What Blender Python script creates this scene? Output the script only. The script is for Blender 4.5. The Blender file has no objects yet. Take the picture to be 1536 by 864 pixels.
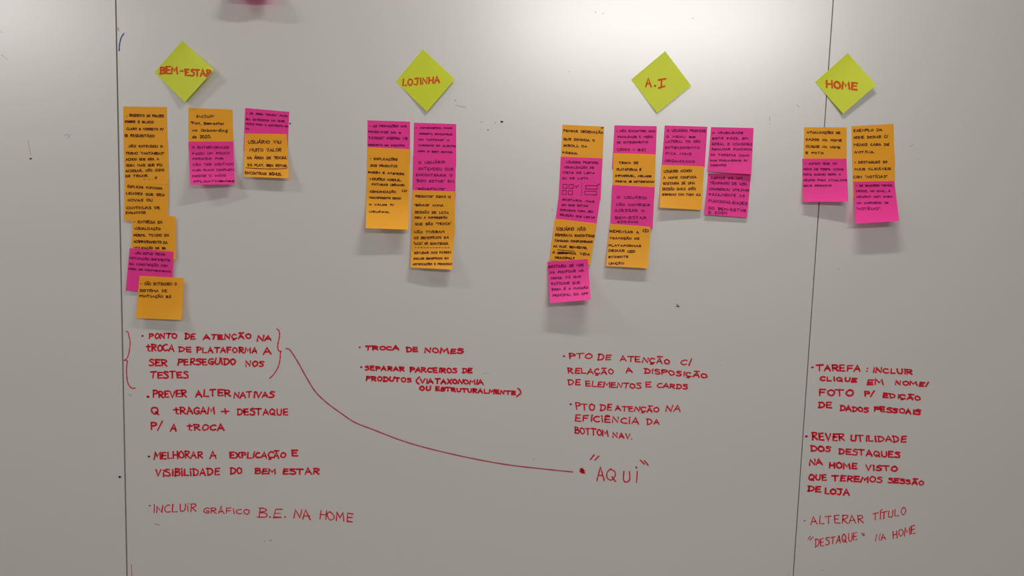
import bpy, math, random
from mathutils import Vector, Matrix

# ------------------------------------------------------------------ camera, light, exposure
S = bpy.context.scene
COL = S.collection
W, H = 1536, 864
FPX = 1180.0                       # focal length in pixels of the 1536 px wide frame
DIST = 1.405                       # camera to whiteboard, metres
PITCH = math.radians(5.8)          # looking slightly down
ROLL = math.radians(1.76)
ZC = 1.45                          # height of the point in the middle of the frame

fwd = Vector((0, math.cos(PITCH), -math.sin(PITCH)))
up0 = Vector((0, math.sin(PITCH), math.cos(PITCH)))
ex = Vector((1, 0, 0))
right = ex * math.cos(ROLL) + up0 * math.sin(ROLL)
up = up0 * math.cos(ROLL) - ex * math.sin(ROLL)
CAM = Vector((0, -DIST, ZC + DIST * math.tan(PITCH)))
cd = bpy.data.cameras.new('camera')
cam = bpy.data.objects.new('camera', cd)
COL.objects.link(cam)
m = Matrix((right, up, -fwd)).transposed().to_4x4()
m.translation = CAM
cam.matrix_world = m
cd.sensor_width = 36.0
cd.lens = 36.0 * FPX / W
cd.clip_start = 0.01
S.camera = cam

S.view_settings.view_transform = 'Standard'
S.view_settings.look = 'None'
S.view_settings.gamma = 1.0
S.view_settings.use_curve_mapping = False
S.view_settings.exposure = 0.04

world = bpy.data.worlds.new('room_light')
S.world = world
world.use_nodes = True
world.node_tree.nodes['Background'].inputs[0].default_value = (1.0, 0.95, 0.92, 1)
world.node_tree.nodes['Background'].inputs[1].default_value = 0.18

CEIL = 2.68
LAMPS = [(0.25, -0.55, 8.0, 0.5, 0.05), (-1.50, -0.55, 8.0, 0.5, 0.05), (0.72, -2.90, 46.0, 1.5, 0.30), (-3.10, -2.90, 28.0, 1.5, 0.30)]     # x, y, power, length, width of the luminaires
for x, y, p, ln, wd in LAMPS:
    ld = bpy.data.lights.new('tube_light', 'AREA')
    ld.shape = 'RECTANGLE'
    ld.size = ln
    ld.size_y = wd
    ld.energy = p
    ld.color = (1.0, 0.995, 0.975)
    lo = bpy.data.objects.new('tube_light', ld)
    lo.location = (x, y, CEIL - 0.055)
    COL.objects.link(lo)

random.seed(7)


# ------------------------------------------------------------------ helpers
def at(px, py, h=0.0):
    """point on the plane lying h metres in front of the board, seen at pixel px, py"""
    d = fwd + right * ((px - W / 2) / FPX) - up * ((py - H / 2) / FPX)
    t = (-h - CAM.y) / d.y
    return CAM + d * t


def mesh(name, verts, faces, mat, parent=None, smooth=False):
    me = bpy.data.meshes.new(name)
    me.from_pydata([tuple(v) for v in verts], [], faces)
    me.update()
    if mat:
        me.materials.append(mat)
    if smooth:
        me.polygons.foreach_set('use_smooth', [True] * len(me.polygons))
    o = bpy.data.objects.new(name, me)
    COL.objects.link(o)
    if parent:
        o.parent = parent
        o.matrix_parent_inverse = parent.matrix_world.inverted()
    return o


def tag(o, label=None, cat=None, group=None, kind=None):
    if label: o['label'] = label
    if cat: o['category'] = cat
    if group: o['group'] = group
    if kind: o['kind'] = kind
    return o


def box(name, x0, x1, y0, y1, z0, z1, mat, parent=None, bevel=0.0):
    v = [(x, y, z) for x in (x0, x1) for y in (y0, y1) for z in (z0, z1)]
    f = [(0, 1, 3, 2), (4, 6, 7, 5), (0, 4, 5, 1), (2, 3, 7, 6), (0, 2, 6, 4), (1, 5, 7, 3)]
    o = mesh(name, v, f, mat, parent)
    if bevel:
        b = o.modifiers.new('edge', 'BEVEL')
        b.width = bevel
        b.segments = 2
    return o


def mat(name, col, rough=0.6, spec=0.5, bump=0.0, bscale=200.0, var=0.0, vscale=6.0, emit=None, sheen=0.0):
    m = bpy.data.materials.new(name)
    m.use_nodes = True
    nt = m.node_tree
    b = nt.nodes['Principled BSDF']
    b.inputs['Base Color'].default_value = (*col, 1)
    b.inputs['Roughness'].default_value = rough
    b.inputs['Specular IOR Level'].default_value = spec
    tc = nt.nodes.new('ShaderNodeTexCoord')
    if var:
        n = nt.nodes.new('ShaderNodeTexNoise')
        n.inputs['Scale'].default_value = vscale
        n.inputs['Detail'].default_value = 4
        nt.links.new(tc.outputs['Object'], n.inputs['Vector'])
        mx = nt.nodes.new('ShaderNodeMix')
        mx.data_type = 'RGBA'
        mx.inputs[6].default_value = (*[c * (1 - var) for c in col], 1)
        mx.inputs[7].default_value = (*[min(1, c * (1 + var)) for c in col], 1)
        nt.links.new(n.outputs['Fac'], mx.inputs[0])
        nt.links.new(mx.outputs[2], b.inputs['Base Color'])
    if bump:
        n = nt.nodes.new('ShaderNodeTexNoise')
        n.inputs['Scale'].default_value = bscale
        n.inputs['Detail'].default_value = 3
        nt.links.new(tc.outputs['Object'], n.inputs['Vector'])
        bp = nt.nodes.new('ShaderNodeBump')
        bp.inputs['Strength'].default_value = bump
        bp.inputs['Distance'].default_value = 0.001
        nt.links.new(n.outputs['Fac'], bp.inputs['Height'])
        nt.links.new(bp.outputs['Normal'], b.inputs['Normal'])
    if emit:
        b.inputs['Emission Color'].default_value = (*col, 1)
        b.inputs['Emission Strength'].default_value = emit
    return m


M_board = mat('glossy_white_laminate', (0.66, 0.620, 0.585), 0.36, 0.5, bump=0.25, bscale=9.0, var=0.02, vscale=2.5)
bb = M_board.node_tree.nodes['Principled BSDF']      # enamel: a hard glossy glaze over white
bb.inputs['Coat Weight'].default_value = 1.0
bb.inputs['Coat Roughness'].default_value = 0.28
bb.inputs['Coat IOR'].default_value = 2.3
M_seam = mat('dark_seam_backing', (0.03, 0.028, 0.035), 0.8, 0.2)
M_wall = mat('painted_plaster', (0.62, 0.60, 0.57), 0.85, 0.2, bump=0.3, bscale=120)
M_ceil = mat('white_ceiling_paint', (0.8, 0.79, 0.77), 0.9, 0.2, bump=0.2, bscale=80)
M_floor = mat('grey_carpet', (0.16, 0.155, 0.15), 0.95, 0.1, bump=0.6, bscale=400, var=0.15, vscale=60)
M_metal = mat('white_metal', (0.8, 0.8, 0.8), 0.4, 0.5)
M_diff = mat('lit_diffuser', (1.0, 0.97, 0.93), 0.5, 0.3, emit=6.0)
M_orange = mat('orange_note_paper', (0.97, 0.42, 0.014), 0.55, 0.45, bump=0.12, bscale=300, var=0.04, vscale=25)
M_pink = mat('magenta_note_paper', (0.98, 0.040, 0.34), 0.55, 0.45, bump=0.12, bscale=300, var=0.04, vscale=25)
M_lime = mat('lime_note_paper', (0.70, 0.75, 0.022), 0.50, 0.6, bump=0.12, bscale=300, var=0.04, vscale=25)
for m_ in (M_orange, M_pink, M_lime):               # thin paper lets some light through
    nt_ = m_.node_tree
    pb = nt_.nodes['Principled BSDF']
    tr = nt_.nodes.new('ShaderNodeBsdfTranslucent')
    tr.inputs['Color'].default_value = pb.inputs['Base Color'].default_value
    mx_ = nt_.nodes.new('ShaderNodeMixShader')
    mx_.inputs[0].default_value = 0.20
    nt_.links.new(pb.outputs[0], mx_.inputs[1])
    nt_.links.new(tr.outputs[0], mx_.inputs[2])
    nt_.links.new(mx_.outputs[0], nt_.nodes['Material Output'].inputs['Surface'])
M_red = mat('red_marker_ink', (0.62, 0.008, 0.028), 0.55, 0.3, var=0.12, vscale=60)
M_redthin = mat('thin_red_marker_ink', (0.46, 0.06, 0.09), 0.55, 0.3)
M_pen = mat('dark_pen_ink', (0.10, 0.016, 0.010), 0.6, 0.2)
M_penp = mat('dark_purple_pen_ink', (0.15, 0.004, 0.055), 0.6, 0.2)
M_head = mat('red_header_ink', (0.62, 0.075, 0.008), 0.6, 0.2)
M_blue = mat('blue_marker_ink', (0.05, 0.09, 0.28), 0.6, 0.3)
M_black = mat('black_marker_ink', (0.03, 0.025, 0.03), 0.6, 0.3)
M_faint = mat('faint_marker_residue', (0.43, 0.41, 0.41), 0.5, 0.3)
M_faintred = mat('faint_red_residue', (0.50, 0.30, 0.33), 0.5, 0.3)

# ------------------------------------------------------------------ the setting
tag(box('wall_back', -4.2, 4.2, 0.032, 0.15, 0, CEIL, M_wall), 'pale plastered wall behind the whiteboard', kind='structure')
tag(box('floor', -4.2, 4.2, -4.2, 0.15, -0.1, 0, M_floor), 'grey carpet floor below the whiteboard', kind='structure')
tag(box('ceiling', -4.2, 4.2, -4.2, 0.15, CEIL, CEIL + 0.1, M_ceil), 'white ceiling above the whiteboard', kind='structure')

for k, (x, y, p, ln, wd) in enumerate(LAMPS):
    e = bpy.data.objects.new('ceiling_light', None)
    e.location = (x, y, CEIL)
    COL.objects.link(e)
    bpy.context.view_layer.update()
    tag(e, ['white tube luminaire on the ceiling above the middle of the whiteboard',
            'white tube luminaire on the ceiling above the left end of the whiteboard',
            'white tube luminaire on the ceiling behind the camera, right of the middle',
            'white tube luminaire on the ceiling behind the camera, far left'][k], 'ceiling light')
    box('housing', x - ln / 2 - .03, x + ln / 2 + .03, y - wd / 2 - .025, y + wd / 2 + .025, CEIL - .04, CEIL, M_metal, e, .004)
    box('diffuser', x - ln / 2 - .01, x + ln / 2 + .01, y - wd / 2 - .005, y + wd / 2 + .005, CEIL - .05, CEIL - .04, M_diff, e, .002)

# ------------------------------------------------------------------ the whiteboard
sl = (at(173, 0).x + at(190.5, 864).x) / 2
sr = (at(1250, 0).x + at(1190, 864).x) / 2
print('seams', at(173, 0).x, at(190.5, 864).x, at(1250, 0).x, at(1190, 864).x)
wb = bpy.data.objects.new('whiteboard', None)
wb.location = ((sl + sr) / 2, 0.03, 0.75)
COL.objects.link(wb)
bpy.context.view_layer.update()
tag(wb, 'glossy white wall-wide writing board of three panels with red handwriting', 'whiteboard')
ZB, ZT = 0.75, 2.42
box('backing', sl - 1.2, sr + 1.2, 0.010, 0.030, ZB, ZT, M_seam, wb)
gl, gr = 0.0013, 0.0008
P_left = box('panel', sl - 1.2, sl - gl, 0.0, 0.012, ZB, ZT, M_board, wb, .0005)
P_mid = box('panel', sl + gl, sr - gr, 0.0, 0.012, ZB, ZT, M_board, wb, .0005)
P_right = box('panel', sr + gr, sr + 1.2, 0.0, 0.012, ZB, ZT, M_board, wb, .0005)
for n_, (a, b_) in {'top': (ZT, ZT + .02), 'bottom': (ZB - .02, ZB)}.items():
    box('edge_strip', sl - 1.2, sr + 1.2, -0.004, 0.03, a, b_, M_metal, wb, .002)

# ------------------------------------------------------------------ handwriting: single-stroke alphabet
# 10 high; '~' = rounded stroke
G = {
'A': '0,0 3,10 6.2,0|1.2,3.5 5.2,3.7', 'B': '0.5,0 0.5,10|~0,9.8 4,9.6 4.8,7.6 1,5.2|~1,5.2 5.5,4.4 5,0.8 0,0.2',
'C': '~5.6,8.6 3.5,9.8 0.8,7 0.6,3 3,0.3 5.8,1.3', 'D': '1,0 1,10|~0,9.8 4,9.2 6.2,5.5 4.5,1.2 0.4,0',
'E': '5.2,9.8 0.8,9.6 0.5,0.2 5.4,0.3|0.6,5 4.6,5.2', 'F': '5.4,9.8 0.6,9.6 0.6,0|0.6,5 4.6,5.2',
'G': '~5.6,8.8 3.2,10 0.6,7 0.6,2.5 3,0.2 5.6,1.6|3,4.4 5.8,4.4 5.6,0', 'H': '0.4,10 0.4,0|5.6,10 5.6,0|0.4,5 5.6,5.2',
'I': '1,10 1,0', 'J': '~4.6,9.8 4.6,3 3.4,0.4 0.6,1|1,9.8 6,9.8', 'K': '0.5,10 0.5,0|5.4,9.8 0.6,4.6 5.8,0',
'L': '0.8,10 0.5,0.3 5.2,0.3', 'M': '0,0 1,10 3.6,3.6 6.4,10 7.4,0', 'N': '0.3,0 0.6,9.6 5.6,0.4 6,10',
'O': '~3,9.8 0.6,7.4 0.6,2.6 3.2,0.2 5.8,2.8 5.6,7.6 2.6,9.8', 'P': '0.6,0 0.6,10|~0,9.6 4.6,9.4 5.2,6.2 0.8,4.6',
'Q': '~3,9.8 0.6,7.4 0.6,2.6 3.2,0.2 5.8,2.8 5.6,7.6 2.6,9.8|3.6,3 6.6,-0.8', 'R': '0.6,0 0.6,10|~0,9.6 4.6,9.4 5,6.4 0.8,4.8|1.6,4.8 5.8,0',
'S': '~5.4,9.2 2,9.8 0.8,7.4 4.8,4.6 5,1.2 2.4,0 0.2,0.8', 'T': '-0.2,9.6 6.2,9.8|3,9.8 2.9,0',
'U': '~0.6,10 0.6,2.4 3,0.1 5.4,2.4 5.6,10', 'V': '0.2,10 2.9,0 5.8,10', 'W': '0,10 1.6,0 3.6,7.6 5.6,0 7.4,10',
'X': '0.2,10 5.6,0|5.6,10 0.2,0', 'Y': '0.2,10 3,5 5.8,10|3,5 3,0', 'Z': '0.4,9.6 5.4,9.8 0.4,0.3 5.8,0.3',
'a': '~4.8,5.6 2,6.2 0.6,3.6 1.8,0.4 4.4,1.6|4.8,6.2 4.8,0.8 5.6,0', 'b': '0.6,10 0.6,0|~0.6,4 3,6 5,3.4 3,0.1 0.6,1.2',
'c': '~4.8,5.4 2.4,6.2 0.6,3.4 2,0.3 4.8,0.8', 'd': '~4.6,5.4 2,6 0.6,3.2 2,0.3 4.4,1.4|4.8,10 4.8,0',
'e': '~0.8,3.4 4.6,3.8 3.6,6 1.4,5.6 0.6,2.6 2.2,0.2 5,0.8', 'f': '~4.4,9.4 2.4,9.6 1.8,6 1.8,0|0.4,5.6 4,5.6',
'g': '~4.8,5.4 2,6.2 0.6,3.6 2,0.8 4.6,2|~4.8,6 4.8,-1.6 3,-3.6 0.6,-2.6', 'h': '0.6,10 0.6,0|~0.6,4 3,6 4.8,4.4 4.8,0',
'i': '1,6.8 1,0|~0.9,9.4 1.2,9.8 1.1,9.4', 'j': '~2.2,6.4 2.2,-2 0.2,-3.2|2.1,9.4 2.4,9.8', 'l': '~0.8,10 0.8,1 1.8,0.2',
'm': '0.4,6 0.4,0|~0.4,4.6 2,6 3.2,4.6 3.2,0|~3.2,4.6 4.8,6 6,4.6 6.2,0', 'n': '0.4,6 0.4,0|~0.4,4.4 2.6,6.2 4.4,4.4 4.6,0',
'o': '~2.6,6.2 0.6,4.6 0.8,1.4 2.8,0 4.8,2 4.6,5 2.4,6.2', 'p': '0.6,6.2 0.4,-3|~0.6,4.4 3,6.2 4.8,3.6 3,0.2 0.6,1.4',
'q': '~4.6,5.6 2,6.2 0.6,3.4 2,0.4 4.4,1.8|4.8,6.2 4.6,-3', 'r': '0.6,6.2 0.6,0|~0.6,4 2.4,6 4.2,5.6',
's': '~4.2,5.6 1.6,6 1,4.2 4,2.4 3.4,0.2 0.4,0.6', 't': '2.4,10 2.4,0.6 4.4,0.2|-0.2,7.2 5,7.4', 'u': '~0.6,6.2 0.6,1.4 2.4,0 4.4,1.6|4.6,6.2 4.6,0',
'v': '0.2,6.2 2.4,0 4.6,6.2', 'z': '0.4,6 4.4,6 0.4,0 4.8,0',
'0': '~3,9.8 0.6,7.4 0.6,2.6 3.2,0.2 5.8,2.8 5.6,7.6 2.6,9.8', '1': '0.4,7.6 1.8,10 1.8,0', '2': '~0.6,8 3,10 5,7.6 0.6,0.4|0.6,0.3 5.4,0.3',
'3': '~0.6,9 4,9.8 4.6,6.8 2,5.2|~2,5.2 5.2,4 4.4,0.6 0.6,0.6', '6': '~4.6,9.6 1.4,7 0.6,2.6 3,0.2 5,2.6 3,5 1,3.2',
'.': '~0.4,0.2 0.8,0.6 0.7,0', ',': '0.8,0.8 0.2,-1.6', '-': '0.2,4.6 3.6,4.8', '+': '3,8.6 3,1.2|-0.2,4.8 6,5',
'/': '0,-1 3.4,10.6', '(': '~2.6,11 0.6,7.6 0.4,3 2.6,-1.4', ')': '~0.4,11 2.6,7.6 2.6,3 0.2,-1.4', '?': '~0.6,8.4 2.6,10 4.4,8 2.4,4.8 2.2,3|2.2,0.6 2.4,0.2',
'!': '1,10 0.8,3|0.7,0.6 0.8,0.1', ':': '0.8,7 1,6.4|0.8,1.6 1,1', '"': '0.6,11 0.2,8.6|2,11 1.6,8.6', "'": '0.8,11 0.4,8.6', '[': '2.4,10.4 0.4,10.4 0.4,-0.6 2.4,-0.6', ']': '0.4,10.4 2.4,10.4 2.4,-0.6 0.4,-0.6',
'#': '~0.4,7 5.6,7.6 0.4,5 6,5.2 0.2,2.8 5.8,3 0.6,1 6,1.2',    # scribbled-out word
'=': '~4,11 0.2,8.4 0.2,1.4 4,-1 7.8,1.6 7.8,8.4 4,11|4,8 4,2|1.4,5 6.6,5',   # circled plus
'@': '~4,11 0.2,8.4 0.2,1.4 4,-1 7.8,1.6 7.8,8.4 4,11|4,8 4,2',                 # circled one
'%': '~4,11 -1,8.4 -1,1.4 4,-1 8.8,1.6 8.8,8.4 4,11|1,2 2,6.6 4.2,3 6.6,7',       # circled scribble
}
ACC = {'Ã': ('A', 't'), 'Õ': ('O', 't'), 'Á': ('A', 'a'), 'É': ('E', 'a'), 'Í': ('I', 'a'), 'Ó': ('O', 'a'), 'Ú': ('U', 'a'),
       'Ê': ('E', 'c'), 'Ô': ('O', 'c'), 'Ç': ('C', 'd'), 'ã': ('a', 't'), 'á': ('a', 'a'), 'é': ('e', 'a'), 'í': ('i', 'a'), 'ç': ('c', 'd'), 'õ': ('o', 't')}


def glyph(ch):
    acc = None
    if ch in ACC:
        ch, acc = ACC[ch]
    out = []
    for s in G.get(ch, '').split('|'):
        if not s: continue
        r = s[0] == '~'
        if r: s = s[1:]
        out.append((r, [tuple(map(float, p.split(','))) for p in s.split(' ')]))
    w = max(p[0] for _, s in out for p in s)
    top = max(p[1] for _, s in out for p in s)
    if acc == 't': out.append((True, [(w * .1, top + 1.6), (w * .4, top + 2.8), (w * .6, top + 2.0), (w * 1.0, top + 2.6)]))
    if acc == 'a': out.append((False, [(w * .5, top + 1.4), (w * .5 + 1.6, top + 3.6)]))
    if acc == 'c': out.append((False, [(w * .2, top + 1.4), (w * .5, top + 3.0), (w * .85, top + 1.3)]))
    if acc == 'd': out.append((True, [(w * .5, .2), (w * .6, -1.4), (w * .2, -2.4)]))
    return out, w


def spline(pts, n=4):
    if len(pts) < 3: return pts
    q = [pts[0]] + pts + [pts[-1]]
    r = []
    for i in range(1, len(q) - 2):
        a, b, c, d = q[i - 1], q[i], q[i + 1], q[i + 2]
        for k in range(n):
            t = k / n
            r.append(tuple(0.5 * (2 * b[j] + (c[j] - a[j]) * t + (2 * a[j] - 5 * b[j] + 4 * c[j] - d[j]) * t * t
                                  + (-a[j] + 3 * b[j] - 3 * c[j] + d[j]) * t ** 3) for j in (0, 1)))
    r.append(pts[-1])
    return r


def layout(text, x0, x1, y0, y1, h, jit=0.35, gap=4.4):
    """strokes in pixels of a text whose baseline runs (x0,y0)-(x1,y1), capital height h"""
    items, cx = [], 0.0
    for ch in text:
        if ch == ' ':
            cx += gap
            continue
        g, w = glyph(ch)
        items.append((cx, g, w))
        cx += w + 1.9
    tot = max(cx - 1.9, 1.0)
    sx = (x1 - x0) / tot
    sy = h / 10.0
    out = []
    sl_ = (y1 - y0) / max(x1 - x0, 1e-6)
    for gx, g, w in items:
        dy = random.uniform(-.5, .5) * jit * 2
        sc = 1 + random.uniform(-.10, .10) * jit * 2
        sk = random.uniform(-.07, .09)
        for r, pts in g:
            p = [(a + random.uniform(-jit, jit), b + random.uniform(-jit, jit)) for a, b in pts]
            if r: p = spline(p, 3)
            q = []
            for a, b in p:
                X = x0 + (gx + a + b * sk) * sx
                Y = y0 + (X - x0) * sl_ - (b * sc + dy) * sy
                q.append((X, Y))
            out.append(q)
    return out


def ribbons(strokes, width, F, name, material, parent):
    V, Fc = [], []
    for st in strokes:
        p = [st[0]]
        for a in st[1:]:
            d = math.dist(a, p[-1])
            if d < 0.15: continue
            n = max(1, int(d / 6.0))
            b = p[-1]
            for k in range(1, n + 1):
                p.append((b[0] + (a[0] - b[0]) * k / n, b[1] + (a[1] - b[1]) * k / n))
        w = width * .5 * random.uniform(.88, 1.14)
        if len(p) < 2:
            c = p[0]
            p = [(c[0] - .1, c[1]), (c[0] + .1, c[1])]
        L, R = [], []
        n = len(p)
        for i in range(n):
            a = p[max(i - 1, 0)]; b = p[min(i + 1, n - 1)]
            dx, dy = b[0] - a[0], b[1] - a[1]
            l = math.hypot(dx, dy) or 1
            nx, ny = -dy / l, dx / l
            k = 1.0
            if 0 < i < n - 1:
                e = (p[i][0] - a[0], p[i][1] - a[1]); le = math.hypot(*e) or 1
                c = abs((-e[1] / le) * nx + (e[0] / le) * ny)
                k = 1 / max(c, .6)
            ww = w * k * (1 + .12 * math.sin(i * 1.7 + p[0][0]))
            L.append((p[i][0] + nx * ww, p[i][1] + ny * ww))
            R.append((p[i][0] - nx * ww, p[i][1] - ny * ww))
        b0 = len(V)
        for a, b in zip(L, R):
            V += [a, b]
        for i in range(n - 1):
            Fc.append((b0 + 2 * i, b0 + 2 * i + 1, b0 + 2 * i + 3, b0 + 2 * i + 2))
        for (c, o) in ((p[0], p[1]), (p[-1], p[-2])):           # round ends
            an = math.atan2(c[1] - o[1], c[0] - o[0])
            b1 = len(V)
            for k in range(5):
                t = an - math.pi / 2 + math.pi * k / 4
                V.append((c[0] + math.cos(t) * w, c[1] + math.sin(t) * w))
            Fc.append(tuple(range(b1, b1 + 5)))
    v3 = [F(*v) for v in V]
    fo = []
    for f in Fc:                                                 # face the room (-y)
        a, b, c = (v3[f[0]], v3[f[1]], v3[f[2]])
        nrm = (b - a).cross(c - a)
        fo.append(f if nrm.y < 0 else f[::-1])
    return mesh(name, v3, fo, material, parent)


def on_board(px, py):
    return at(px, py, 0.00012)


def write(parent, crop, words, label, width=2.6, material=None, extra=()):
    """words: (text, x0, x1, ytop, ybase[, ybase at the right end]) in crop coordinates"""
    ox, oy, s = crop
    st = []
    for w in words:
        t, x0, x1, yt, yb = w[:5]
        y2 = w[5] if len(w) > 5 else yb
        st += layout(t, ox + x0 / s, ox + x1 / s, oy + yb / s, oy + y2 / s, (yb - yt) / s * .92, .42)
    for e in extra:
        st.append([(ox + x / s, oy + y / s) for x, y in e])
    o = ribbons(st, width, on_board, 'handwriting', material or M_red, parent)
    o['label'] = label
    return o


def dot(x, y, r=2.2):
    return [(x - r, y), (x, y - r * .6), (x + r, y), (x, y + r * .6), (x - r, y)]


A = (160, 480, 3.84)
write(P_mid, A, [('PONTO', 245, 403, 74, 106), ('DE', 450, 508, 76, 110), ('ATENÇÃO', 560, 830, 84, 112, 108), ('NA', 868, 945, 91, 120, 118),
    ('tROCA', 230, 385, 138, 178, 180), ('DE', 415, 487, 152, 183), ('PLATAFORMA', 520, 865, 154, 187, 190), ('A', 905, 945, 157, 196),
    ('SER', 245, 347, 225, 264), ('PERSEGUiDO', 410, 740, 222, 260, 256), ('NOS', 800, 902, 234, 266),
    ('TESTES', 252, 468, 295, 334)], 'red note PONTO DE ATENÇÃO between two curly braces', extra=[dot(206, 92)])
write(P_mid, A, [('PREVER', 268, 458, 407, 447, 443), ('ALTER', 512, 712, 402, 442, 437), ('NATiVAS', 732, 962, 412, 447),
    ('Q', 258, 297, 500, 540), ('tRAGAM', 390, 620, 500, 540), ('+', 665, 705, 505, 545), ('DESTAQUE', 752, 1042, 508, 546, 548),
    ('P/', 256, 315, 585, 632), ('A', 370, 400, 600, 637), ('tROCA', 462, 675, 600, 636)],
    'red note PREVER ALTERNATIVAS below the braces', extra=[dot(238, 442, 4)])
br = [[(112, 68), (122, 68), (128, 92), (135, 130), (128, 190), (116, 222), (100, 232)], [(100, 232), (118, 236), (115, 270), (115, 315), (122, 362), (140, 390), (165, 393)]]
o = ribbons([spline([(160 + x / 3.84, 480 + y / 3.84) for x, y in s], 5) for s in br], 1.7, on_board, 'curly_brace', M_red, P_mid)
br = [[(980, 52), (992, 62), (996, 90), (988, 130), (985, 160), (992, 178), (1005, 180)], [(1005, 180), (1000, 194), (998, 230), (988, 270), (965, 310), (938, 337)]]
o = ribbons([spline([(160 + x / 3.84, 480 + y / 3.84) for x, y in s], 5) for s in br], 1.7, on_board, 'curly_brace', M_red, P_mid)
cv = [(160 + x / 3.84, 480 + y / 3.84) for x, y in [(1033, 165), (1048, 167), (1065, 185), (1100, 240), (1150, 330), (1200, 410), (1260, 470), (1340, 530), (1430, 590), (1536, 632)]]
cv += [(600, 660), (640, 672), (700, 686), (760, 697), (820, 704), (859, 708)]
o = ribbons([spline(cv, 6)], 1.8, on_board, 'connecting_line', M_redthin, P_mid)
o['label'] = 'long curved red line running to the word AQUI'

B = (160, 640, 3.84)
write(P_mid, B, [('MELHORAR', 275, 550, 145, 186, 180), ('A', 597, 632, 142, 184), ('EXPLiCAÇÃO', 710, 1028, 144, 180, 180), ('E', 1065, 1100, 130, 170),
    ('ViSiBiLiDADE', 283, 648, 246, 288, 278), ('DO', 712, 778, 234, 272), ('BEM', 855, 972, 240, 271), ('ESTAR', 1015, 1222, 240, 274)],
    'red note MELHORAR A EXPLICAÇÃO', extra=[dot(243, 172, 3)])
write(P_mid, B, [('INCLUiR', 268, 515, 446, 496, 488), ('GRÁFiCO', 557, 820, 464, 497, 505), ('B.E.', 870, 1030, 464, 522), ('NA', 1075, 1175, 468, 525, 535),
    ('HOME', 1225, 1415, 480, 532, 547)], 'red note INCLUIR GRÁFICO B.E. NA HOME', width=1.7, extra=[dot(248, 455, 2)])
C = (520, 500, 5.12)
write(P_mid, C, [('TROCA', 145, 398, 97, 128), ('DE', 460, 545, 106, 141), ('NOMES', 598, 893, 110, 147, 156)], 'red note TROCA DE NOMES', extra=[dot(100, 108, 1)])
write(P_mid, C, [('SEPARAR', 140, 440, 250, 282, 290), ('PARCEiROS', 488, 845, 260, 296, 304), ('DE', 888, 962, 266, 303),
    ('PRODUTOS', 148, 495, 328, 362, 375), ('(', 530, 555, 332, 382), ('ViA', 568, 662, 346, 382, 384), ('TAXONOMiA', 680, 1047, 348, 384, 392),
    ('OU', 562, 640, 406, 438), ('ESTRUTURALMENTE', 683, 1295, 410, 440, 472), (')', 1305, 1330, 424, 480)],
    'red note SEPARAR PARCEIROS DE PRODUTOS', extra=[dot(112, 260, 3)])
D = (820, 500, 3.6)
write(P_mid, D, [('PTO', 122, 240, 107, 137), ('DE', 275, 347, 113, 144), ('ATENÇÃO', 398, 662, 120, 150, 166), ('C/', 722, 785, 140, 170),
    ('RELAÇÃO', 117, 360, 184, 215, 222), ('A', 430, 462, 183, 211), ('DiSPOSiÇÃO', 527, 862, 188, 214, 241),
    ('DE', 117, 182, 247, 278), ('ELEMENTOS', 212, 508, 256, 285, 298), ('E', 535, 565, 263, 290), ('CARDS', 595, 760, 268, 292, 302)],
    'red note PTO DE ATENÇÃO C/ RELAÇÃO', width=2.2, extra=[dot(93, 123, 3)])
write(P_mid, D, [('PTO', 158, 257, 374, 412, 416), ('DE', 288, 350, 382, 417), ('ATENÇÃO', 372, 602, 390, 417, 427), ('NA', 640, 720, 388, 422),
    ('EFiCiÊNCiA', 152, 495, 438, 472, 490), ('DA', 540, 607, 460, 491), ('BOTTOM', 152, 332, 505, 540, 556), ('NAV.', 358, 460, 532, 562, 572)],
    'red note PTO DE ATENÇÃO NA EFICIÊNCIA', width=2.2, extra=[dot(130, 383, 3)])
write(P_mid, D, [('A', 270, 312, 720, 795), ('Q', 322, 372, 728, 796), ('U', 408, 446, 740, 802), ('i', 468, 490, 722, 806)], 'red word AQUI in quotation marks', width=2.1,
    extra=[[(236, 682), (256, 657)], [(260, 685), (282, 663)], [(506, 685), (528, 706)], [(528, 687), (548, 712)]])
blob = [[(820 + x / 3.6, 500 + y / 3.6) for x, y in ((184, 736), (200, 740), (184, 746), (200, 750), (186, 754), (198, 758), (190, 732))]]
ribbons(blob, 4.2, on_board, 'marker_dot', M_red, P_mid)
E = (1180, 530, 5.083)
write(P_right, E, [('TAREFA', 228, 560, 84, 130, 136), (':', 600, 612, 100, 140), ('INCLUiR', 658, 958, 108, 146, 160),
    ('CLiQUE', 250, 532, 176, 208, 218), ('EM', 613, 738, 196, 238), ('NOME/', 828, 1085, 206, 238, 252),
    ('FOTO', 250, 502, 270, 322, 325), ('P/', 597, 665, 284, 326), ('EDIÇÃO', 732, 1018, 300, 334, 360),
    ('DE', 242, 340, 370, 414), ('DADOS', 408, 620, 396, 436, 450), ('PESSOAiS', 668, 1015, 404, 442, 468)],
    'red note TAREFA : INCLUIR CLIQUE EM NOME', extra=[dot(196, 107, 4)])
F_ = (1180, 680, 4.696)
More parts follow.
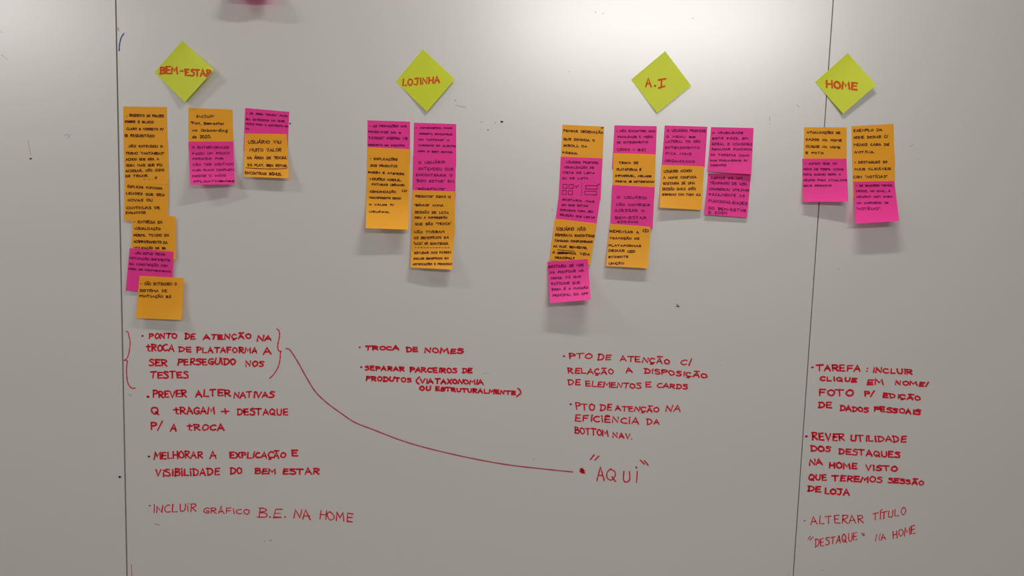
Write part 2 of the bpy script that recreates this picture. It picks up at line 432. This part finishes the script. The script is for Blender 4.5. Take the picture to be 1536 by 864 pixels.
write(P_right, E, [('REVER', 193, 440, 602, 660, 666), ('UTiLiDADE', 487, 910, 622, 668, 678), ('DOS', 185, 333, 700, 742, 750), ('DESTAQUES', 395, 862, 722, 768, 796)] +
    [(t, a * 1.0824, b * 1.0824, 762.45 + c * 1.0824, 762.45 + d * 1.0824, 762.45 + e * 1.0824) for t, a, b, c, d, e in [
        ('NA', 160, 250, 44, 84, 80), ('HOME', 302, 495, 62, 102, 110), ('ViSTO', 557, 775, 80, 118, 124),
        ('QUE', 155, 280, 144, 188, 190), ('TEREMOS', 325, 670, 154, 194, 206), ('SESSÃO', 715, 962, 172, 205, 224),
        ('DE', 147, 240, 229, 268, 270), ('LOJA', 268, 438, 242, 285, 296)]],
    'red note REVER UTILIDADE DOS DESTAQUES', extra=[dot(150, 633, 4)])
write(P_right, F_, [('ALTERAR', 167, 542, 438, 500, 488), ('TÍTULO', 605, 835, 420, 474, 430), ('DESTAQUE', 197, 495, 602, 660, 610),
    ('NA', 625, 695, 568, 618, 608), ('HOME', 750, 905, 540, 600, 562)], 'red note ALTERAR TÍTULO at the bottom right', width=1.6,
    extra=[dot(126, 475, 2), [(150, 606), (168, 584)], [(164, 612), (187, 588)], [(528, 562), (540, 580)], [(544, 562), (546, 580)]])


def mark(parent, strokes, width, material, label, single=False):
    for st in ([[s_] for s_ in strokes] if single else [strokes]):
        o = ribbons(st, width, on_board, 'marker_mark', material, parent)
        o['label'] = label


mark(P_mid, [spline([(186, 50.2), (181.6, 57), (179.3, 67), (178.7, 76)], 5)], 1.9, M_blue, 'short blue arc beside the left seam')
mark(P_mid, [[(177, 42), (178, 46)]], 1.6, M_faintred, 'small reddish speck beside the left seam')
mark(P_left, [[(42, 211), (46.2, 233)]], .8, M_faint, 'thin grey scratch on the left panel')
mark(P_left, [dot(46, 238, 1)], 2.0, mat('dark_red_ink', (.3, .03, .05)), 'dark red dot on the left panel')
mark(P_left, [spline([(97, 203.5), (101, 201.6), (104.5, 203.4), (102, 206), (100.4, 207)], 4)], .9, M_faint, 'small grey hook mark on the left panel')
mark(P_left, [dot(179.6, 715.5, 1)], 2.4, M_black, 'black dot beside the left seam')
mark(P_mid, [[(197, 847), (198, 866)]], .9, M_red, 'short thin red line at the bottom edge')
mark(P_mid, [dot(435.2, 185.4, .6)], 1.8, M_black, 'small black dot beside the magenta note')
mark(P_mid, [[(1015, 456), (1018, 461)], [(1014, 460), (1019, 459)]], 1.1, M_black, 'small black fleck below the notes')
mark(P_mid, [dot(801, 689, .5)], 1.2, M_faintred, 'tiny reddish speck beside the long red line')
mark(P_mid, [[(232, 786), (239, 787.4)]], 1.7, M_faintred, 'faint red smear below the handwriting')
mark(P_mid, [[(192, 592), (197, 592)], [(197, 592), (196, 596)]], 1.2, M_faint, 'faint grey tick below the left brace')
mark(P_mid, [dot(683, 150.5, 1), [(684, 158), (698, 161)]], 1.0, M_faint, 'faint grey residue right of the LOJINHA diamond', single=True)
mark(P_mid, [[(396, 812), (398, 812)], [(404, 811), (408, 810)]], 1.3, M_faint, 'faint grey flecks low on the middle panel', single=True)
mark(P_mid, [[(1195, 157), (1199, 161)]], .9, M_faint, 'faint pencil fleck left of the HOME diamond')
mark(P_mid, [[(724, 560), (737, 561)]], 2.2, mat('rubbed_ink', (.60, .57, .56), .5), 'rubbed out trace beside the red handwriting')
mark(P_mid, [dot(1083, 547, .5)], 1.0, M_faint, 'grey speck right of the red handwriting', single=True)
mark(P_left, [[(1, 47), (3, 49)], [(2, 82), (6, 85)], [(8, 87), (11, 89)]], .9, M_faint, 'tiny flecks at the upper left', single=True)
mark(P_right, [dot(1225, 375, .5), dot(1219, 418, .7), dot(1391, 708, .5), dot(1258, 404, .6), dot(1233, 855, .6)], .9, M_faint, 'tiny grey specks on the right panel', single=True)
mark(P_right, [[(1364, 220), (1370, 217)], [(1376, 239), (1378, 239)]], .9, M_faint, 'faint flecks right of the notes under HOME', single=True)

mark(P_mid, [dot(752.6, 182.6, 1)], 1.9, M_black, 'black dot between the LOJINHA and A.I diamonds')
mark(P_mid, [dot(732, 195, .7), dot(743, 184.5, .3), dot(722, 183, .3)], 1.0, M_black, 'tiny black specks between the LOJINHA and A.I diamonds', single=True)
mark(P_mid, [dot(893, 18.5, .6), dot(905, 20, .6), dot(1039, 27.5, .7)], 1.1, M_faint, 'grey specks near the top edge', single=True)
mark(P_mid, [[(828, 313), (829, 316)], [(853, 107), (855, 108)], [(1154, 175), (1155, 181)], [(1154, 185), (1155, 186)]], 1.0, M_faint, 'faint specks on the middle panel', single=True)

# ------------------------------------------------------------------ sticky notes
NX = 14


def inv_bilinear(c, x, y):
    u = v = .5
    (x0, y0), (x1, y1), (x2, y2), (x3, y3) = c       # TL TR BR BL
    for _ in range(7):
        X = (1-u)*(1-v)*x0 + u*(1-v)*x1 + u*v*x2 + (1-u)*v*x3
        Y = (1-u)*(1-v)*y0 + u*(1-v)*y1 + u*v*y2 + (1-u)*v*y3
        a = (1-v)*(x1-x0) + v*(x2-x3); b = (1-u)*(x3-x0) + u*(x2-x1)
        d = (1-v)*(y1-y0) + v*(y2-y3); e = (1-u)*(y3-y0) + u*(y2-y1)
        det = a*e - b*d
        ex_, ey_ = x - X, y - Y
        u += (ex_*e - b*ey_)/det
        v += (a*ey_ - d*ex_)/det
    return u, v


def note(material, corners, base, lbl, lbr, label, group, lines=(), crop=None, ink=None, inkw=1.1, extra=(), wave=0.0, power=2.0, name='sticky_note', cut=0.0, jit=.5):
    """corners TL TR BR BL on the picture; base, lbl, lbr: mm off the board at the glued edge and at the two free corners"""
    c = corners

    def hgt(u, v):
        u_ = min(max(u, 0), 1); v_ = min(max(v, 0), 1)
        free = max(0.0, (v_ - .12) / .88) ** power
        return (base + free * (lbl * (1 - u_) + lbr * u_) + wave * free * math.sin(math.pi * u_)) / 1000.0

    def pix(u, v):
        return ((1-u)*(1-v)*c[0][0] + u*(1-v)*c[1][0] + u*v*c[2][0] + (1-u)*v*c[3][0],
                (1-u)*(1-v)*c[0][1] + u*(1-v)*c[1][1] + u*v*c[2][1] + (1-u)*v*c[3][1])

    hs = 1.0 if jit < .4 else 0.82
    if lbl > 3: lbl *= 1.2
    if lbr > 3: lbr *= 1.2
    V, Fc = [], []
    n = NX + 1
    for j in range(n):
        for i in range(n):
            u, v = i / NX, j / NX
            V.append(at(*pix(u, v), hgt(u, v)))
    for j in range(NX):
        for i in range(NX):
            a = j * n + i
            Fc.append((a, a + n, a + n + 1, a + 1))
    o = mesh(name, [p - V[0] for p in V], Fc, material, smooth=True)
    o.location = V[0]
    bpy.context.view_layer.update()
    tag(o, label, 'sticky note', group)
    if lines or extra:
        ox, oy, s = crop
        st = []
        for w in lines:
            tx, x0, x1, yt, yb = w[:5]
            y2 = w[5] if len(w) > 5 else yb
            st += layout(tx, ox + x0 / s, ox + x1 / s, oy + yb / s, oy + y2 / s, (yb - yt) / s * hs, jit, 7.5)
        for e in extra:
            st.append([(ox + x / s, oy + y / s) for x, y in e])

        def F(x, y):
            u, v = inv_bilinear(c, x, y)
            u = min(max(u, .004), .996); v = min(max(v, .004), .996)
            X, Y = pix(u, v)
            return at(X, Y, hgt(u, v) + 0.00018)
        ribbons(st, inkw, F, 'handwriting', ink or (M_penp if material is M_pink else M_pen), o)
    return o


HG = 'lime diamond header notes'
# headers: glued along the upper left edge: corners left, top, right, bottom
note(M_lime, [(231.8, 108.6), (273.1, 61), (321.3, 104.5), (277, 153.4)], .3, 7, 9, 'lime green diamond sticky note reading BEM-ESTAR', HG,
     [('BEM', 408, 540, 510, 562), ('-', 562, 580, 516, 566), ('ESTAR', 600, 790, 528, 576, 582)], (160, 0, 5.083), M_head, 2.7, power=1.3, jit=.3)
note(M_lime, [(593.6, 122.1), (634.2, 73.5), (682.3, 118.8), (640.3, 167.5)], .3, 4, 3.5, 'lime green diamond sticky note reading LOJINHA', HG,
     [('LOJINHA', 97, 498, 430, 497, 460)], (590, 60, 7.2), M_head, 2.4, power=1.3, jit=.3)
note(M_lime, [(946.5, 119.4), (997.8, 76.5), (1036.8, 128.3), (985.5, 169.4)], .3, 2.5, 2, 'lime green diamond sticky note reading A.I', HG,
     [('A', 222, 288, 362, 470, 476), ('.', 326, 336, 385, 464), ], (940, 70, 7.855), M_head, 2.4, power=1.3, jit=.3,
     extra=[[(375, 392), (460, 378)], [(412, 388), (408, 482)], [(376, 488), (448, 466)]])
note(M_lime, [(1222.6, 123.1), (1271.7, 79.4), (1314.4, 127.5), (1264.8, 170.5)], .3, 5, 7, 'lime green diamond sticky note reading HOME', HG,
     [('HOME', 235, 595, 398, 480, 510)], (1210, 70, 7.86), M_head, 2.7, power=1.3, jit=.3)

Z1 = (160, 140, 4.8)
Z2 = (160, 300, 4.547)
G1 = 'notes in the leftmost column under BEM-ESTAR'
note(M_orange, [(184.6, 159.6), (250.2, 160.4), (251.4, 224), (185.6, 223)], .3, .3, .3, 'orange sticky note topmost in the leftmost column, above two more orange notes', G1,
     [('. REQUISITO DE FRASES', 145, 410, 146, 166, 172), ('SOBRE É BLOCO', 128, 335, 192, 210, 216), ('CLARO E CORRETO P/', 142, 408, 244, 262, 267), ('= REQUISITADO', 132, 342, 290, 312, 316)], Z1)
note(M_orange, [(185.4, 211.9), (251.6, 212.5), (252.2, 276.5), (187, 275)], .9, .9, 1.4, 'orange sticky note second in the leftmost column, starting NÃO ENTENDEU O', G1,
     [('NÃO ENTENDEU O', 160, 400, 370, 388, 390), ('TERMO "VANTAGENS"', 138, 412, 420, 440), ('ACHOU QUE ERA A', 138, 375, 466, 484, 480), ('QUAL MAIS QUE FOI', 140, 398, 506, 526, 524),
      ('ACHOUVE. NÃO CONH', 138, 412, 548, 568, 560), ('DE TRAZIR.', 136, 298, 586, 604, 600), ('. . . . !?', 270, 362, 600, 620, 618)], Z1)
note(M_orange, [(187, 272.2), (252.7, 274.6), (251.2, 336.5), (186.4, 331)], 1.9, .5, .5, 'orange sticky note third in the leftmost column, starting EXPLICAR', G1,
     [('EXPLICAR FUNCIONA', 150, 400, 660, 678, 692), ('LIDADES QUE SÃO', 138, 412, 708, 726, 740), ('NOVAS OU', 152, 328, 758, 778, 778),
      ('CONTINUAS DE', 143, 382, 812, 832, 832), ('EVOLUTIVOS', 138, 278, 850, 868, 866)], Z1)
note(M_orange, [(199.1, 323.1), (262.9, 324.2), (263.8, 389.4), (196.5, 385)], 2.7, .5, .9, 'orange sticky note fourth in the leftmost column, partly under the magenta note', G1,
     [('- ENTREGA DA', 186, 380, 136, 158, 160), ('VISUALIZAÇÃO', 188, 365, 184, 202, 204), ('PERFIL TENDO DA', 184, 425, 230, 248), ('ACOMPANHAMENTO DA', 184, 412, 270, 290, 298),
      ('UTILIZAÇÃO DE BE', 186, 402, 318, 334, 336)], Z2)
note(M_pink, [(194.5, 371.9), (260.5, 377.6), (257.5, 441.5), (188.6, 435.7)], 3.6, .6, .4, 'magenta sticky note fifth in the leftmost column, the only magenta one there', G1,
     [('- NÃO ESTOU TENDO', 172, 398, 352, 368, 378), ('MOTIVAÇÃO SUFICIENTE', 158, 430, 386, 402, 418), ('DA CONSTRUÇÃO COM', 156, 415, 426, 442, 456), ('ÁREA DE MONITORAMENTO', 150, 436, 462, 474, 494)], Z2, inkw=0.95)
note(M_orange, [(209.5, 413.7), (275.5, 417), (272.2, 479.9), (203.5, 477)], 4.4, 3.5, 5.5, 'orange sticky note lowest in the leftmost column, starting NÃO ENTENDEU O', G1,
     [('- NÃO ENTENDEU O', 230, 475, 558, 580, 582), ('SISTEMA DE', 226, 412, 606, 626, 628), ('PONTUAÇÃO B.E', 224, 440, 644, 662, 668)], Z2)

G2 = 'notes in the second column under BEM-ESTAR'
note(M_orange, [(282.5, 161.6), (348.8, 164.4), (350.2, 228), (282.8, 226)], .3, .5, .5, 'orange sticky note starting Incluir, above a magenta note', G2,
     [('Incluir', 645, 772, 148, 174, 174), ('"Plat. Bem-estar', 606, 845, 202, 222, 226), ('no Onboarding', 616, 868, 252, 274, 276), ('de 2020.', 616, 750, 298, 322, 322)], Z1)
note(M_pink, [(282.9, 212.3), (350, 211.9), (352, 276.6), (285, 276.9)], 1.3, 16, 9, 'magenta sticky note hanging below the orange Incluir note', G2,
     [('O ENTREVISTADO', 616, 878, 378, 396, 398), ('FICOU UM POUCO', 616, 882, 424, 442, 438), ('PERDIDO POR', 618, 840, 462, 478, 476), ('NÃO TER CONTADO', 620, 914, 504, 522, 516),
      ('ALGO PLANO COMPLETO', 616, 918, 546, 560, 556), ('DESDE O INÍCIO', 616, 858, 586, 602, 598), ('APLICATIVO "##', 624, 920, 624, 640, 638)], Z1, inkw=0.95,
     extra=[[(808, 630), (918, 634)], [(808, 636), (918, 631)]])
G3 = 'notes in the third column under BEM-ESTAR'
note(M_pink, [(367.7, 161.9), (434, 167.7), (431, 230), (365.2, 227)], .3, .5, .5, 'magenta sticky note partly covered by the orange note starting USUÁRIO VIU', G3,
     [('- NA ÁREA "SOCIAL" FICOU', 1006, 1302, 134, 148, 170), ('EM DIVIDIDOS AO QUE', 1002, 1278, 178, 192, 206), ('MUITO PARA O CONTEXTO DA', 1002, 1308, 212, 224, 244), ('TA', 1002, 1026, 250, 260)], Z1, inkw=0.95)
note(M_orange, [(366.9, 200.2), (430.2, 201.3), (433.2, 267.5), (365.8, 265)], 1.1, 9, 10, 'orange sticky note starting USUÁRIO VIU with an underlined last line', G3,
     [('USUÁRIO VIU', 1018, 1254, 336, 360, 360), ('MUITO VALOR', 1030, 1256, 394, 420, 418), ('NA ÁREA DE "SOCIAL"', 1012, 1306, 452, 472, 472),
      ('DA PLAT. BEM ESTAR.', 1016, 1300, 504, 524, 530), ('ENCONTRAR BÔNUS.', 996, 1258, 560, 582, 592)], Z1, inkw=1.2,
     extra=[[(1000, 536), (1100, 542), (1200, 545), (1295, 541)]])
Z3 = (520, 160, 6.645)
Z4 = (520, 280, 6.645)
G4 = 'notes in the left column under LOJINHA'
note(M_pink, [(551.2, 180.4), (615.1, 182.4), (614.8, 246), (551, 245)], .3, .4, .6, 'magenta sticky note topmost in the left column under LOJINHA', G4,
     [('- AS PROMOÇÕES NOS', 225, 598, 180, 202, 204), ('PRODUTOS DA #', 218, 540, 238, 258, 268), ('"LOJINHA" PODERIA VIR', 218, 606, 294, 322, 330), ('DESCRITA ## CARDÁPIO', 218, 578, 370, 388, 396)], Z3, inkw=0.95)
note(M_orange, [(551.2, 220.9), (614.5, 223.7), (614, 287), (550, 285)], 1.0, .9, .9, 'orange sticky note in the left column under LOJINHA, starting EXPLICAÇÃO', G4,
     [('- EXPLICAÇÕES', 232, 505, 504, 528, 536), ('DOS PRODUTOS', 238, 502, 572, 596, 604), ('PORÉM É ATENDER', 216, 572, 642, 662, 680), ('VERSÕES MOBILE...', 228, 548, 708, 730, 742), ('FUTURAS (BÔNUS)', 250, 575, 762, 782, 792)], Z3)
note(M_orange, [(549.8, 281.8), (614, 284.3), (612.1, 344.4), (548.6, 342.2)], 2.0, 19, 17, 'orange sticky note lowest in the left column under LOJINHA, blank in its lower half', G4,
     [('COMUNICAÇÃO', 230, 490, 36, 58, 62), ('TRANSPARENTE SENDO', 226, 540, 98, 118, 126), ('O VALOR P/', 226, 470, 168, 186, 190), ('USUÁRIO.', 226, 425, 238, 254, 262), ('@', 556, 598, 22, 48)], Z4)
G5 = 'notes in the right column under LOJINHA'
note(M_pink, [(620.8, 183.9), (684.3, 186.1), (684.2, 250), (619.9, 248)], .3, .4, .6, 'magenta sticky note topmost in the right column under LOJINHA', G5,
     [('- CONSIDEROU MAIS', 688, 1050, 202, 218, 220), ('CORRETA ENCONTRAR', 722, 1052, 260, 276, 284), ('NA "LOJINHA" O', 718, 1020, 316, 334, 342), ('CARDÁPIO DO CLIENTE', 714, 1084, 376, 392, 400), ('COM O BEM ESTAR.', 712, 1056, 434, 450, 462)], Z3, inkw=0.95)
note(M_pink, [(619.6, 233.6), (684, 235.6), (683, 299), (618.5, 297)], 1.0, .8, .8, 'magenta sticky note second in the right column under LOJINHA, starting O USUÁRIO', G5,
     [('O USUÁRIO', 716, 980, 540, 568, 564), ('ENTENDEU QUE', 716, 1062, 602, 630, 634), ('ENCONTRARIA O', 692, 1050, 664, 692, 696), ('"BEM ESTAR" EM', 688, 1064, 724, 750, 756), ('"BENEFÍCIOS"', 698, 985, 806, 828, 832)], Z3, inkw=0.95)
note(M_orange, [(618.6, 285.3), (682.5, 287.2), (682, 351), (617.4, 348)], 1.9, .7, .7, 'orange sticky note third in the right column under LOJINHA', G5,
     [('"PRODUTOS" JUNTO C/', 682, 1040, 82, 106, 112), ('"BÔNUS" NUMA', 676, 962, 172, 192, 196), ('SESSÃO DE LOJA', 680, 1015, 240, 266, 270), ('DEU A IMPRESSÃO', 680, 1000, 294, 316, 318), ('QUE SÃO "TROCA"', 684, 1040, 358, 384, 380)], Z4)
note(M_orange, [(617.5, 341), (682.2, 342.8), (677.8, 404.4), (616, 401.3)], 2.8, 8, 11, 'orange sticky note lowest in the right column under LOJINHA, with a dotted line across', G5,
     [('NÃO TIVERAM', 672, 972, 438, 464, 460), ('OS BENEFÍCIOS DA', 672, 1016, 496, 522, 516), ('"LOJA" DE QUANTIDADE.', 668, 1012, 552, 578, 578), ('ESTUDAR NAS FASES?', 674, 1040, 646, 670, 664),
      ('INCLUIR BENEFÍCIOS EM', 666, 1014, 706, 726, 722), ('NOTIFICAÇÕES E PESQUISA?', 660, 1052, 762, 782, 778)], Z4,
     extra=[[(680 + k * 30, 608 + (k % 2)), (692 + k * 30, 608)] for k in range(12)], wave=1.5)

Z5 = (800, 170, 5.4)
Z6 = (800, 310, 5.08)
G6 = 'notes in the first column under A.I'
note(M_orange, [(843.5, 187), (906.1, 189.8), (903.5, 252), (841, 249)], .3, .4, .4, 'orange sticky note topmost in the first column under A.I', G6,
     [('PENSAR ORDENAÇÃO', 246, 562, 128, 148, 164), ('QUE DIMINUA O', 246, 496, 196, 216, 228), ('SCROLL DA', 244, 432, 250, 268, 276), ('PÁGINA', 238, 355, 308, 324, 334)], Z5,
     extra=[[(548, 116), (570, 118)], [(552, 122), (568, 114)]])
note(M_pink, [(841.1, 235), (903.7, 237.2), (901, 300), (838, 297)], 1.0, .7, .7, 'magenta sticky note with small drawn squares, under A.I', G6,
     [('. USUÁRIO PREFERE', 240, 526, 384, 402, 408), ('VISUALIZAÇÃO DE', 246, 490, 426, 444, 448), ('ITENS DE LISTA', 238, 496, 470, 486, 490), ('OU DE LISTA', 234, 444, 516, 532, 534)], Z5, inkw=0.95,
     extra=[[(x, y), (x + 34, y + 1), (x + 33, y + 32), (x - 1, y + 31), (x, y)] for x, y in ((240, 574), (290, 576), (235, 624), (284, 626))] +
           [[(x, y), (x + 95, y + 3), (x + 93, y + 31), (x - 2, y + 28), (x, y)] for x, y in ((424, 584), (418, 630))] +
           [[(338, 590), (346, 602), (366, 580)], [(520, 572), (526, 584), (540, 568)]] + [[(392, 568 + k * 18), (391, 574 + k * 18)] for k in range(6)])
note(M_pink, [(838.3, 293.1), (900.6, 296.5), (891.5, 360), (830.5, 352)], 1.8, .3, .5, 'magenta sticky note third in the first column under A.I', G6,
     [('GOSTARIA MAIS', 234, 492, 688, 704, 722), ('DO QUE ESTAR', 230, 440, 732, 748, 756), ('EXPLORAR PARA SEU', 218, 484, 772, 788, 804), ('SELEÇÃO QUE LISTAR', 214, 496, 812, 828, 852)], Z5, inkw=0.95)
note(M_orange, [(832.5, 328.1), (894.9, 335.2), (885.6, 397.8), (824.4, 390)], 2.7, .5, 1.0, 'orange sticky note starting USUÁRIO NÃO, overlapped by the bottom magenta note', G6,
     [('USUÁRIO NÃO', 180, 396, 154, 180, 182), ('ESPERAVA ENCONTRAR', 168, 466, 204, 224, 232), ('TAMANHA COMPLEXIDADE', 162, 450, 250, 266, 274), ('NA PLAT. BEM-ESTAR.', 154, 408, 290, 308, 322),
      ('A ### NA VIDA', 146, 428, 334, 354, 372), ('PRINCIPAL?', 166, 312, 378, 396, 402)], Z6, inkw=1.2, extra=[[(180, 346), (298, 350), (180, 354), (298, 356), (182, 360)], [(185, 328), (310, 340)]])
note(M_pink, [(821.1, 392.7), (881.7, 388.3), (886.2, 449.8), (825, 454.7)], 4.3, 17, 22, 'magenta sticky note lowest in the first column under A.I', G6,
     [('GOSTARIA DE VER', 116, 380, 446, 468, 454), ('NA PONTUAR NA', 126, 382, 492, 512, 494), ('HOME, JÁ QUE', 134, 362, 536, 554, 540), ('ENTENDE QUE', 138, 354, 576, 596, 588),
      ('ESSA É A FUNÇÃO', 140, 416, 622, 638, 624), ('PRINCIPAL DO APP', 148, 416, 666, 686, 670)], Z6)
G7 = 'notes in the second column under A.I'
note(M_pink, [(921.7, 187.9), (985.2, 189.2), (983, 254.5), (918, 253.3)], .3, 1.1, .5, 'magenta sticky note topmost in the second column under A.I', G7,
     [('- NÃO ENCONTREI UMA', 672, 986, 132, 150, 152), ('FACILIDADE E MODO', 684, 966, 180, 198, 198), ('DE ENTENDIMENTO!', 678, 928, 226, 244, 240), ('(2020 - B.E)', 680, 908, 280, 302, 304)], Z5, inkw=0.95)
note(M_orange, [(920.4, 229.8), (983.7, 231.7), (982, 295), (919, 292.5)], 1.6, .6, .6, 'orange sticky note in the second column under A.I, between two magenta notes', G7,
     [('TROCA DE', 694, 848, 388, 408, 410), ('PLATAFORMA É', 676, 872, 442, 462, 464), ('IMPOSSÍVEL, MELHOR', 664, 956, 496, 512, 516), ('PREVIA = DETERMINOU', 668, 976, 542, 558, 562)], Z5)
note(M_pink, [(918.5, 277.4), (981.9, 280.6), (979, 343), (915.5, 340)], 2.5, .6, .6, 'magenta sticky note second of that colour in the second column under A.I', G7,
     [('O USUÁRIO', 678, 914, 664, 688, 694), ('NÃO CONSEGUE', 670, 946, 728, 748, 750), ('ACESSAR O', 658, 898, 772, 796, 798), ('BEM-ESTAR', 664, 912, 832, 856, 856), ('SOZINHO', 680, 850, 868, 886, 888)], Z5, inkw=0.95,
     extra=[])
note(M_orange, [(914.8, 335.6), (975.8, 340.1), (971.7, 402.5), (908.9, 399)], 3.4, 7, 7.5, 'orange sticky note lowest in the second column under A.I, with two circled marks', G7,
     [('REPENSAR A', 584, 804, 176, 196, 204), ('TRANSIÇÃO DE', 582, 806, 230, 246, 250), ('PLATAFORMAS', 574, 820, 286, 302, 306), ('DEIXAR', 572, 694, 322, 342, 344), ('%', 726, 772, 330, 348), ('EVIDENTE', 572, 722, 374, 390, 388),
      ('UNIÇÃO', 576, 690, 424, 440, 438), ('@', 838, 876, 172, 192)], Z6)
Z7 = (980, 170, 5.083)
G8 = 'notes in the third column under A.I'
note(M_pink, [(997.1, 188.1), (1061.1, 190.1), (1057, 252), (992.4, 250)], .3, .5, .5, 'magenta sticky note above an orange note, third column under A.I', G8,
     [('O USUÁRIO PREFERE', 106, 400, 120, 140, 142), ('O MENU ##', 98, 318, 168, 186, 188), ('LATERAL NO SEU', 94, 356, 204, 224, 222), ('ENTENDIMENTO', 90, 350, 250, 270, 270), ('FICA MAIS', 94, 288, 294, 314, 318), ('ORGANIZADO', 86, 314, 350, 370, 378)], Z7, inkw=0.95)
note(M_orange, [(992.2, 247.3), (1056.3, 249.7), (1052.4, 315), (989.4, 311.3)], 1.1, 10, 5.5, 'orange sticky note lowest in the third column under A.I, starting USUÁRIO ACHOU', G8,
     [('USUÁRIO ACHOU', 80, 292, 430, 452, 446), ('A HOME CONFUSA', 78, 328, 480, 500, 494), ('GOSTARIA DE UMA', 74, 316, 522, 544, 540), ('SESSÃO ÚNICA (NÃO', 68, 322, 566, 586, 584), ('SUBMENU) COM TUDO ALI.', 66, 360, 608, 626, 628)], Z7)
G9 = 'notes in the fourth column under A.I'
note(M_pink, [(1062.2, 259.8), (1126.6, 261), (1120.7, 326.4), (1056.7, 321.5)], .3, 5, 4, 'magenta sticky note shaded at its top by the note above it', G9,
     [('DEPOIS DE UM', 440, 676, 482, 500, 502), ('TEMPINHO DE USO', 432, 712, 518, 540, 548), ('CONSEGUIU UTILIZAR', 428, 730, 566, 584, 594), ('FACILMENTE AS', 424, 694, 606, 626, 638), ('FUNCIONALIDADES', 422, 714, 652, 676, 698),
      ('DO BEM-ESTAR', 420, 706, 708, 730, 752), ('E 2020', 420, 560, 744, 766, 768)], Z7, inkw=1.0)
note(M_pink, [(1066.6, 190.5), (1130.5, 192), (1127, 261.5), (1061.6, 257)], .3, 3.5, 6, 'magenta sticky note rightmost and topmost under A.I', G9,
     [('A USABILIDADE', 452, 682, 138, 154, 156), ('ESTÁ FÁCIL EM', 450, 722, 180, 198, 198), ('GERAL E CONSEGUI', 446, 752, 222, 242, 244), ('REALIZAR FUNCIONA', 446, 752, 264, 280, 282), ('AS TAREFAS COMO', 436, 730, 304, 322, 330), ('DOS FINANCEIROS P/', 434, 716, 352, 366, 366), ('DESAFIO', 436, 552, 386, 402)], Z7, inkw=1.0)
Z8 = (1180, 170, 5.08)
G10 = 'notes in the left column under HOME'
note(M_orange, [(1206.2, 190.9), (1270, 190.9), (1270, 254), (1205, 254)], .3, .5, .5, 'orange sticky note covering the right panel seam under HOME', G10,
     [('ATUALIZAÇÕES DE', 156, 408, 134, 152, 156), ('DADOS NA HOME', 146, 416, 188, 206, 214), ('CLIQUE NO NOME', 146, 408, 240, 258, 268), ('E FOTO.', 146, 284, 290, 306, 310)], Z8)
note(M_pink, [(1203.6, 237.9), (1269.6, 237.9), (1272.5, 302.5), (1205, 302.9)], 1.1, 9.5, 16, 'magenta sticky note covering the right panel seam under HOME', G10,
     [('- ACHOU QUE NO', 138, 382, 372, 390, 390), ('MENU DE PERFIL (COMO', 126, 432, 416, 432, 434), ('FOTO, DADOS) SERIA O', 126, 410, 458, 474, 472), ('MESMO PARA ATUALIZAR', 126, 460, 500, 516, 516), ('SEUS PESSOAIS', 126, 340, 544, 558, 556)], Z8, inkw=1.0)
G11 = 'notes in the right column under HOME'
note(M_orange, [(1277, 189.3), (1340.4, 185.7), (1342, 248), (1278.5, 250)], .3, .4, .4, 'orange sticky note topmost in the right column under HOME', G11,
     [('EXEMPLO DA', 510, 728, 120, 140, 134), ('HOME DEIXAR C/', 512, 772, 172, 194, 186), ('MENOS CARA DE', 512, 780, 228, 248, 246), ('NOTÍCIA.', 518, 668, 286, 304, 302)], Z8)
note(M_orange, [(1278.4, 234.5), (1342.4, 232), (1342, 295), (1280, 297)], 1.0, .7, .7, 'orange sticky note in the right column under HOME, starting DESTAQUES', G11,
     [('- DESTAQUES 33', 516, 764, 362, 382, 378), ('MAIS CLICÁVEIS', 520, 792, 416, 434, 430), ('COM "NOTÍCIAS"', 508, 765, 474, 494, 490)], Z8)
note(M_pink, [(1280.4, 272.4), (1341.4, 271.4), (1348.9, 331.8), (1283.7, 335.4)], 1.9, 22, 22, 'magenta sticky note lowest in the right column under HOME', G11,
     [('- OS BANNERS TEMOS', 528, 802, 542, 558, 556), ('MENUS, NO QUAL, A', 530, 788, 584, 600, 598), ('USUÁRIO NEM SABIA', 534, 808, 628, 642, 640), ('UM CARROSSEL DE', 538, 774, 674, 690, 688), ('"NOTÍCIAS".', 532, 718, 716, 738, 736)], Z8, inkw=1.0)
# the note whose lower edge just enters at the top of the frame
note(M_pink, [(345, -70), (410, -70), (408, -4), (342, -6)], .3, 20, 20, 'magenta sticky note cut off by the top edge of the frame', 'notes above the frame', wave=4)
